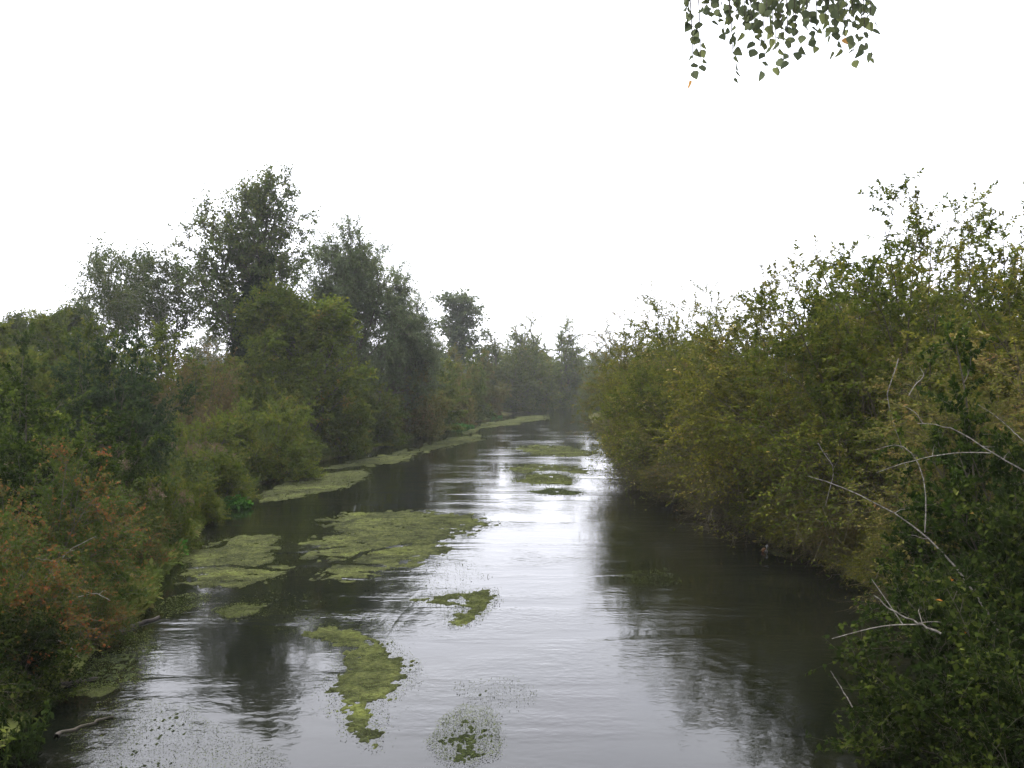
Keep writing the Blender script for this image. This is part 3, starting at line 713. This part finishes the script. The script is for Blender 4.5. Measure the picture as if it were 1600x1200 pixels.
def algae(pix, label, seed, cracks=(), mat='algae', frag=.25, density=1.0, flecks=2500, crackw=1.0, name="algae_mat", ystretch=1.0):
    """a raft of algae: outline given on the photograph, laid on the water at its real place"""
    P = np.array([px(*q) for q in pix])
    c = P.mean(0); P = P - c
    ext = np.ptp(P, axis=0)
    Ym = c[1]
    cell = max(.022, Ym * .0020)
    cy_ = cell * 1.6 if Ym < 40 else cell * 3
    nx, ny = int(ext[0] * 1.2 / cell) + 2, int(ext[1] * 1.2 / cy_) + 2
    gx = np.linspace(P[:, 0].min() - ext[0] * .1, P[:, 0].max() + ext[0] * .1, nx); gy = np.linspace(P[:, 1].min() - ext[1] * .1, P[:, 1].max() + ext[1] * .1, ny)
    X, Y = np.meshgrid(gx, gy)
    rg = np.random.default_rng(seed)
    Xj = X + rg.uniform(-.3, .3, X.shape) * cell; Yj = Y + rg.uniform(-.3, .3, X.shape) * cy_
    size = min(ext[0], ext[1] * .6)
    def field(x, y):
        d = seg_dist(x, y, P) * np.where(inside(x, y, P), 1, -1)
        d = d + size * .22 * (fbm(x * 1.3 + seed, y * .7, seed) - .5) * 2 * frag + size * .14 * (fbm(x * 5, y * 3 + seed, seed + 3) - .5)
        return d + size * .04
    xc = (Xj[:-1, :-1] + Xj[1:, 1:]) / 2; yc = (Yj[:-1, :-1] + Yj[1:, 1:]) / 2
    d = field(xc, yc)
    edge = size * .16
    grain = fbm(xc / cell * .22, yc / cy_ * .22, seed + 17, 3)
    hole = fbm(xc * (5 if density > .6 else 15), yc * (3 if density > .6 else 9), seed + 8, 5)
    keep = (d > 0) & ((d > edge) | (.25 + .5 * grain + .15 * rg.uniform(0, 1, d.shape) < .48 + .3 * d / edge))
    if density > .6:
        keep &= hole > (.22 if density >= 1 else .22 + .25 * (1 - density))
    else:                                            # loose weed: a fine speckle that gathers and thins
        keep &= rg.uniform(0, 1, d.shape) < np.clip((fbm(xc * 3, yc * 2, seed + 8, 4) - .34) * 3.2, 0, 1)
    if density < 1:
        keep &= rg.uniform(0, 1, d.shape) < np.clip(density * (.45 + d / size * 6), 0, 1 if density > .6 else (.8 if density > .4 else .45))
    for cr in cracks:
        C = np.array([px(*q) for q in cr]) - c
        # cracks wander
        wob = (fbm(xc * 3, yc * 2, seed + 21) - .5) * .25
        w = (.03 + .0030 * Ym) * crackw * (.6 + .8 * fbm(xc * 2, yc * 2, seed + 5))
        keep &= seg_dist(xc + wob, yc + wob, C, False) > w
    iy, ix = np.nonzero(keep)
    k = X.shape[1]
    i0 = iy * k + ix
    F = np.stack([i0, i0 + 1, i0 + k + 1, i0 + k], 1)
    nv = np.bincount(F.ravel(), minlength=X.size)
    Z = .008 + .010 * fbm(Xj * 4, Yj * 3, seed + 2).ravel() + rg.uniform(0, .006, X.size)
    Z = np.where(nv < 4, -.008, Z)
    V = np.stack([Xj.ravel(), Yj.ravel(), Z], 1)
    us, inv = np.unique(F.ravel(), return_inverse=True)
    o = link(name, None, loc=(c[0], c[1], 0.0))
    mt = link("mat", mesh_np("algae_mat", V[us], inv.reshape(-1, 4), M[mat], smooth=True), o)
    mt['kind'] = 'stuff'
    # loose flecks on and around the raft
    n = flecks
    fx = rg.uniform(gx[0], gx[-1], n * 3); fy = rg.uniform(gy[0], gy[-1], n * 3)
    df = field(fx, fy)
    ok = rg.uniform(0, 1, n * 3) < np.clip(1.0 + df / (size * .10), 0, 1) * np.where(df > 0, .8, .18)
    fx, fy = fx[ok][:n], fy[ok][:n]
    p = np.stack([fx, fy, np.full(len(fx), .012)], 1) + np.stack([0 * fx, 0 * fx, np.where(field(fx, fy) > 0, .018, -.006)], 1)
    Q = np.stack([p, p + rg.normal(0, .03, p.shape) * np.array([1, 1, .3])], 1)
    V, Ff, t = leaves_on(Q, 1, 0, .3, (.35 * cell, .9 * cell), .6, rg, spread=.2, up=1.5)
    if len(V):
        fk = link("flecks", mesh_np("algae_flecks", V, Ff, M['fleck'], t), o)
        fk['kind'] = 'stuff'
    tag(o, label, 'algae', 'algae mats floating on the river')
    return o

algae([(500, 812), (545, 800), (640, 798), (730, 803), (772, 818), (720, 838), (690, 846), (712, 858), (655, 880), (620, 893), (545, 908), (508, 905), (512, 890), (540, 878), (480, 880), (458, 862), (470, 846), (515, 834), (516, 824)],
      'largest green algae mat with dark cracks in mid river', 1,
      cracks=[[(455, 872), (500, 882), (540, 878), (575, 862), (640, 850)], [(540, 880), (600, 884)], [(470, 862), (530, 855)], [(500, 868), (540, 872)]], frag=.3, flecks=4000)
algae([(285, 870), (330, 845), (380, 837), (436, 836), (432, 862), (440, 878), (474, 888), (430, 908), (370, 917), (310, 918), (282, 905)],
      'broad algae mat against the left bank under the red shrub', 2,
      cracks=[[(300, 888), (350, 884), (400, 887), (432, 878)], [(392, 888), (470, 893)], [(285, 860), (340, 855), (352, 846)]], frag=.3, flecks=3000)
algae([(462, 990), (500, 978), (560, 985), (600, 998), (640, 1030), (648, 1048), (620, 1085), (590, 1110), (598, 1150), (585, 1172), (548, 1165), (528, 1120), (508, 1075), (530, 1040), (545, 1015), (500, 1002)],
      'long ragged algae patch trailing towards the bottom edge', 3, frag=.25, density=.97, flecks=5000, mat='green_algae')
algae([(640, 938), (690, 926), (740, 922), (775, 920), (772, 945), (745, 972), (712, 980), (704, 962), (730, 950), (690, 945)], 'small ragged algae patch in bright open water', 4, frag=.6, density=.75, flecks=2200, mat='green_algae')
algae([(672, 1160), (690, 1125), (725, 1105), (765, 1115), (782, 1150), (775, 1185), (735, 1198), (695, 1190)], 'round dark patch of sunken weed at the bottom edge', 5, frag=.7, density=.58, mat='weed', flecks=4500)
algae([(395, 775), (450, 752), (520, 738), (575, 733), (586, 742), (545, 762), (470, 776), (410, 785)], 'yellow green algae strip under the rounded bush', 6, frag=.25, flecks=2000)
algae([(505, 732), (560, 718), (640, 700), (700, 684), (752, 678), (765, 684), (725, 694), (668, 706), (640, 720), (575, 730), (530, 736)], 'long narrow algae strip along the left bank bushes', 7, frag=.25, flecks=2000)
algae([(715, 676), (760, 660), (820, 650), (862, 648), (850, 656), (800, 664), (760, 670), (730, 678)], 'far algae strip along the hazy left shore', 8, frag=.3, flecks=1200)
algae([(800, 700), (840, 694), (900, 698), (935, 706), (930, 714), (880, 714), (835, 712)], 'distant yellowish algae raft right of mid stream', 9, frag=.4, flecks=1200)
algae([(795, 752), (830, 740), (870, 738), (905, 748), (890, 758), (840, 758)], 'thin algae raft in the bright glare', 10, frag=.5, density=.9, flecks=1500)
algae([(822, 768), (860, 762), (912, 768), (905, 774), (850, 774)], 'darker sliver of weed just below the glare raft', 11, frag=.5, density=.7, mat='weed', flecks=1000)
algae([(780, 732), (840, 724), (905, 728), (940, 736), (915, 742), (860, 736), (810, 740)], 'dim olive raft beyond the thin glare raft', 12, frag=.5, density=.8, flecks=1200)
algae([(330, 955), (370, 944), (420, 946), (400, 962), (355, 968)], 'small pale algae islet below the broad left mat', 13, frag=.5, density=.85, flecks=1200)
algae([(118, 1040), (170, 1000), (240, 985), (252, 1030), (225, 1065), (160, 1085), (105, 1085)], 'murky grey green weed bed beside the left bank hollow', 14, frag=.6, density=.55, mat='weed', flecks=4000)
algae([(100, 1082), (150, 1070), (190, 1074), (160, 1090), (115, 1090)], 'bright algae fringe edging the murky weed bed', 15, frag=.4, density=.9, flecks=900)
algae([(95, 1150), (180, 1100), (300, 1110), (380, 1160), (440, 1195), (430, 1230), (120, 1230)], 'wide dim weed bed filling the bottom left water', 16, frag=.8, density=.30, mat='weed', flecks=6000)
algae([(1190, 858), (1215, 862), (1250, 868), (1252, 874), (1210, 868)], 'thin algae line in the shade under the right bushes', 17, frag=.3, flecks=300)
algae([(60, 1130 - 120), (0, 0)][:0] or [(268, 935), (300, 928), (330, 930), (310, 950), (262, 965), (240, 955)], 'speckled weed below the red shrub tips', 18, frag=.6, density=.5, mat='weed', flecks=1500)

for k, (pts, lab, dn) in enumerate([
        ([(540, 905), (640, 890), (720, 878), (760, 900), (690, 925), (600, 930)], 'faint grey weed streaming off the largest mat', .16),
        ([(430, 985), (480, 962), (560, 955), (640, 975), (600, 990), (520, 985)], 'thin weed veil above the long ragged patch', .22),
        ([(960, 900), (1040, 890), (1060, 912), (1000, 920)], 'few pale specks of weed on the dark water right of mid stream', .08),
        ([(720, 1070), (800, 1060), (850, 1085), (790, 1110), (730, 1100)], 'scattered specks above the round dark weed patch', .10),
        ([(300, 945), (420, 925), (520, 930), (480, 955), (380, 975), (310, 970)], 'thin scum drifting around the small pale islet', .16)]):
    algae(pts, lab, 30 + k, frag=.9, density=dn, mat='weed', flecks=700)

# ------------------------------------------------------------------ dead branches
def branch(pts, r0, r1, label, name='dead_branch', mat='dead', forks=(), group=None, seed=0):
    """pts: photograph pixel + distance; a bare branch standing at that place"""
    def w(q):
        x, y, Y = q
        return np.array([(x - 800) / FPX * Y, Y, CAM_H - (y - 600) / FPX * Y])
    def smooth(pp, n=14):
        C = np.array([w(q) for q in pp])
        t = np.linspace(0, len(C) - 1, n)
        for _ in range(1): pass
        Q = np.stack([np.interp(t, np.arange(len(C)), C[:, i]) for i in range(3)], 1)
        for _ in range(2): Q[1:-1] = .25 * Q[:-2] + .5 * Q[1:-1] + .25 * Q[2:]
        return Q
    rg = np.random.default_rng(seed)
    Q = smooth(pts); base = Q[0].copy()
    Q[1:] += rg.normal(0, r0 * .35, Q[1:].shape)
    r0 *= .75; r1 *= .75
    V, F = tubes(Q[None] - base, r0, r1, 6)
    o = link(name, mesh_np(name, V, F, M[mat], smooth=True), loc=base)
    for f in forks:
        Qf = smooth(f, 10) - base
        V, F = tubes(Qf[None], r0 * .55, r1 * .7, 5)
        link("fork", mesh_np("branch_fork", V, F, M[mat], smooth=True), o)
    for k in range(2 if r0 > .006 else 0):
        i = rg.integers(3, 11); d = rg.normal(0, 1, 3); d[2] = abs(d[2]) * .6
        st = Q[i] - base
        S = poly(st[None], d[None], np.array([rg.uniform(.12, .3)]), 4, rg, .25, 0.0)
        V, F = tubes(S, r0 * .35, r1 * .4, 4)
        link("side_twig", mesh_np("side_twig", V, F, M[mat], smooth=True), o)
    tag(o, label, 'branch', group)
    return o
GB = 'dead branches on the right bank'
branch([(1560, 985, 11.0), (1530, 935, 11.2), (1490, 880, 11.4), (1440, 828, 11.6), (1380, 790, 11.7), (1320, 762, 11.8), (1262, 744, 11.9)], .017, .006, 'long straight pale dead branch pointing left over the water', group=GB, seed=1,
       forks=[[(1445, 832, 11.6), (1449, 790, 11.7), (1446, 745, 11.8), (1432, 712, 11.9), (1412, 692, 12.0), (1390, 694, 12.0), (1368, 703, 12.1)]])
branch([(1640, 760, 11.5), (1600, 735, 11.6), (1550, 708, 11.7), (1500, 674, 11.9), (1470, 664, 12.0), (1434, 661, 12.1)], .014, .005, 'pale dead branch arching in from the right edge', group=GB, seed=2,
       forks=[[(1442, 662, 12.1), (1432, 645, 12.1), (1412, 634, 12.2)]])
branch([(1548, 708, 11.75), (1500, 706, 12), (1450, 713, 12.2), (1400, 728, 12.3), (1371, 738, 12.4)], .009, .004, 'thin nearly level dead twig below the arching branch', group=GB, seed=3)
branch([(1470, 990, 9.0), (1440, 976, 9.1), (1400, 958, 9.2), (1365, 930, 9.3)], .013, .006, 'forked pale dead twig at the top of the bramble mound', group=GB, seed=4,
       forks=[[(1440, 976, 9.1), (1390, 976, 9.2), (1350, 984, 9.3), (1300, 998, 9.4)], [(1410, 975, 9.2), (1390, 945, 9.3), (1362, 905, 9.4)]])
branch([(1332, 1105, 9.2), (1318, 1080, 9.3), (1298, 1048, 9.4)], .008, .004, 'short dead twig sticking out of the bramble above the water', group=GB, seed=5)
branch([(1404, 560, 15), (1392, 600, 15), (1384, 615, 15), (1392, 645, 15), (1402, 680, 15), (1412, 705, 15)], .010, .004, 'thin crooked pale stem hanging in the right bushes', group=GB, seed=6)
branch([(1278, 692, 17), (1290, 712, 17), (1304, 730, 17), (1300, 752, 17), (1290, 790, 17)], .012, .005, 'crooked grey twig left of the long straight branch', group=GB, seed=7)
branch([(1420, 618, 14.5), (1430, 600, 14.6), (1445, 588, 14.7), (1438, 575, 14.8)], .010, .004, 'small hooked pale twig in the right bushes', group=GB, seed=10)
branch([(1600, 690, 11.8), (1585, 676, 11.9), (1560, 652, 12), (1528, 632, 12.1)], .008, .004, 'thin pale twig at the right edge above the arching branch', group=GB, seed=11)
GL = 'dead branches on the left bank'
branch([(70, 905, 14.3), (90, 880, 14.3), (110, 857, 14.3), (150, 838, 14.3)], .014, .006, 'pale curved dead branch standing in the red shrub', group=GL, seed=12)
branch([(118, 934, 14), (148, 926, 14), (172, 938, 14)], .009, .005, 'short pale twig low in the red shrub', group=GL, seed=13)
branch([(85, 998, 13.0), (110, 1010, 13.0), (125, 1030, 13.0)], .012, .006, 'dead root end above the dark hollow', group=GL, seed=14)
def log(a, b, r, label, seed):
    (x0, y0), (x1, y1) = px(*a), px(*b)
    rg = np.random.default_rng(seed)
    Q = np.stack([np.linspace(x0, x1, 12), np.linspace(y0, y1, 12), np.full(12, .01)], 1) + rg.normal(0, .02, (12, 3)) * np.array([1, 1, .4])
    c = Q[0].copy()
    V, F = tubes(Q[None] - c, r, r * .5, 8)
    o = link("floating_branch", mesh_np("floating_branch", V, F, M['wetwood'], smooth=True), loc=c)
    tag(o, label, 'branch', 'dark branches afloat by the left bank')
log((150, 1004), (244, 966), .06, 'dark wet branch floating from the left bank', 1)
log((60, 1078), (150, 1062), .05, 'short dark branch in the water below the hollow', 2)
log((85, 1150), (175, 1122), .03, 'thin dark stick among the dim weed', 3)

# ------------------------------------------------------------------ litter at the waterline
def scrap():
    (x, y) = px(1196, 862)
    e = link("litter_scrap", None, loc=(x, y, .02), rot=(0, .2, .4))
    m, n, l, out = new_mat("litter_white"); p = n.new("ShaderNodeBsdfPrincipled"); p.inputs['Base Color'].default_value = (.3, .3, .3, 1); p.inputs['Roughness'].default_value = .4; l.new(p.outputs[0], out.inputs['Surface'])
    m2, n, l, out = new_mat("litter_orange"); p = n.new("ShaderNodeBsdfPrincipled"); p.inputs['Base Color'].default_value = (.16, .07, .03, 1); p.inputs['Roughness'].default_value = .4; l.new(p.outputs[0], out.inputs['Surface'])
    P = np.array([[(0, 0, 0), (.02, 0, .02), (.03, 0, .05), (.02, .0, .12), (.02, 0, .16)]], float)
    V, F = tubes(P, .05, .03, 10)
    link("body", mesh_np("litter_body", V, F, m, smooth=True), e)
    V, F = tubes(np.array([[(-.09, 0, -.01), (-.05, 0, .03), (-.02, 0, .04)]], float), .04, .03, 10)
    link("wrapper", mesh_np("litter_wrapper", V, F, m2, smooth=True), e)
    tag(e, 'small white and orange scrap of litter at the shaded right waterline', 'litter')
scrap()

# ------------------------------------------------------------------ birch hanging in from above, each leaf its own object
def birch():
    rg = np.random.default_rng(90)
    bx, by = 5.2, 1.2
    gz = 0.6
    e = link("birch_tree", None, loc=(bx, by, gz))
    B = np.array([bx, by, gz])
    Q = poly(np.zeros((1, 3)), np.array([[-.05, .02, 1.0]]), np.array([8.5]), 10, rg, .03, .02)
    V, F = tubes(Q, .14, .05, 10)
    link("trunk", mesh_np("birch_trunk", V, F, M['greybark'], smooth=True), e)
    limb_pts = np.array([Q[0, 7], (4.0 - bx, 2.3 - by, 6.75 - gz), (2.9 - bx, 3.4 - by, 6.8 - gz), (1.9 - bx, 4.2 - by, 6.5 - gz), (1.1 - bx, 4.6 - by, 6.1 - gz), (.75 - bx, 4.7 - by, 5.85 - gz)])
    V, F = tubes(limb_pts[None], .035, .007, 7)
    link("limb", mesh_np("birch_limb", V, F, M['bark'], smooth=True), e)
    # leaf meshes: ovate triangular blade with a point, folded at the midrib
    lm = []
    for k in range(4):
        o_ = np.array([(0, 0), (.40, .10), (.50, .30), (.40, .52), (.20, .78), (0, 1.0)])
        f = .10 + .06 * k
        L = .050
        mid = [(0, t * L, 0) for t in (0, .10, .30, .52, .78, 1.0)]
        v = [(0, -.35 * L, 0)]
        V = list(mid)
        left = [(-o_[i, 0] * L * .95, o_[i, 1] * L, -f * L * o_[i, 0] * 2) for i in range(1, 5)]
        right = [(o_[i, 0] * L * .95, o_[i, 1] * L, -f * L * o_[i, 0] * 2) for i in range(1, 5)]
        V += left + right
        l_, r_ = [6, 7, 8, 9], [10, 11, 12, 13]
        tri = []
        for S, flip in ((l_, 0), (r_, 1)):
            fs = [(0, 1, S[0]), (1, 2, S[0]), (2, S[1], S[0]), (2, 3, S[1]), (3, S[2], S[1]), (3, 4, S[2]), (4, S[3], S[2]), (4, 5, S[3])]
            tri += [q[::-1] if flip else q for q in fs]
        n0 = len(V)                                  # stalk
        V += [(-.0007, -.018, 0), (.0007, -.018, 0), (0, .002, .0008)]
        tri.append((n0, n0 + 1, n0 + 2))
        lm.append(mesh_np("birch_leaf", np.array(V), np.array(tri), M['birch'], np.full(len(V), .15 + .25 * k)))
    old = mesh_np("birch_leaf_autumn", np.array(V), np.array(tri), M['birch_old'], np.full(len(V), .5))
    def wpt(x, y, Y): return np.array([(x - 800) / FPX * Y, Y, CAM_H - (y - 600) / FPX * Y])
    # ends of the hanging twigs as the picture shows them: (x, y of the tip, distance, leaves)
    ends = [(1072, 30, 4.6, 4), (1083, 122, 4.5, 11), (1095, 100, 4.5, 5), (1112, 30, 4.4, 9), (1125, 52, 4.4, 11), (1146, 120, 4.3, 11), (1152, 60, 4.5, 10), (1165, 45, 4.3, 10), (1180, 75, 4.3, 12), (1196, 106, 4.2, 13), (1208, 70, 4.4, 12), (1212, 100, 4.5, 9), (1222, 60, 4.1, 12), (1232, 92, 4.3, 12), (1245, 80, 4.2, 13),
            (1255, 50, 4.4, 12), (1268, 62, 4.1, 13), (1277, 68, 4.3, 9), (1290, 30, 4.2, 12), (1300, 52, 4.4, 10), (1305, 78, 4.2, 11), (1320, 72, 4.3, 12), (1334, 90, 4.2, 12), (1346, 55, 4.3, 12), (1352, 75, 4.1, 10), (1362, 90, 4.2, 9), (1186, 25, 4.2, 9), (1240, 25, 4.3, 10), (1330, 28, 4.4, 9), (1140, 22, 4.3, 9), (1215, 18, 4.2, 9), (1120, 10, 4.2, 8), (1105, 15, 4.5, 8), (1160, 14, 4.4, 9), (1175, 40, 4.1, 11), (1200, 35, 4.0, 11), (1230, 42, 4.5, 11), (1262, 28, 4.0, 11), (1280, 14, 4.4, 9), (1310, 20, 4.1, 10), (1342, 14, 4.2, 9), (1296, 40, 4.0, 10), (1325, 50, 4.0, 10), (1250, 12, 4.1, 9), (1355, 30, 4.3, 9)]
    for j, (x, y, Y, n) in enumerate(ends):
        n = int(n * 1.5)
        tip = wpt(x, y, Y)
        # root on the limb nearest above
        lp = limb_pts + B
        t = np.interp(tip[0], lp[::-1][:4, 0], np.linspace(1, .4, 4))
        tt = t * (len(lp) - 1); i = min(int(tt), len(lp) - 2); root = lp[i] + (lp[i + 1] - lp[i]) * (tt - i)
        m1 = root + (tip - root) * np.array([.6, .6, .12]); m2 = root + (tip - root) * np.array([.9, .9, .5])
        s = np.linspace(0, 1, 9)[:, None]
        C = (1 - s) ** 3 * root + 3 * (1 - s) ** 2 * s * m1 + 3 * (1 - s) * s ** 2 * m2 + s ** 3 * tip
        V, F = tubes((C - B)[None], .0040, .0014, 4)
        tw = link("twig", mesh_np("birch_twig", V, F, M['bark']), e)
        L = np.linalg.norm(np.diff(C, axis=0), axis=1).sum()
        reach = min(.95, .028 * n / L)
        for q in range(n):
            u = 1 - reach * (q + rg.uniform(-.2, .3)) / n if q else 1.0
            u = np.clip(u, .05, 1)
            p, tan = at_t(C[None], np.zeros(1, int), np.array([u]))
            a = rg.uniform(0, 6.28)
            hang = rg.uniform(.15, .75)
            mesh = lm[rg.integers(0, 4)]
            if (j == 1 and q == 0) or (j == 21 and q == 1): mesh = old
            sz = rg.uniform(.6, 1.0)
            off = np.array([math.cos(a), math.sin(a), -.5]) * .018 * sz
            lo = link("leaf", mesh, tw, loc=tuple(p[0] - B + off), rot=(-R_(90) + hang, rg.uniform(-.5, .5), a - PI / 2), scale=(sz,) * 3)
    tag(e, 'birch twigs with small heart shaped leaves hanging in at the top', 'tree')
birch()

# ------------------------------------------------------------------ haze
def haze():
    x0, x1, y0, y1, z0, z1 = -960, 1160, -60, 1240, -3, 19.0
    V = [(x, y, z) for z in (z0, z1) for y in (y0, y1) for x in (x0, x1)]
    F = [(0, 2, 3, 1), (4, 5, 7, 6), (0, 1, 5, 4), (2, 6, 7, 3), (0, 4, 6, 2), (1, 3, 7, 5)]
    m, n, l, out = new_mat("haze_air")
    v = n.new("ShaderNodeVolumePrincipled")
    v.inputs['Color'].default_value = (.93, .96, 1.0, 1)
    v.inputs['Density'].default_value = .00026
    v.inputs['Anisotropy'].default_value = .3
    l.new(v.outputs[0], out.inputs['Volume'])
    o = link("haze", mesh_np("haze", np.array(V, float), np.array(F), m))
    o['kind'] = 'stuff'; o['label'] = 'thin pale mist in the air over the river'; o['category'] = 'haze'
haze()
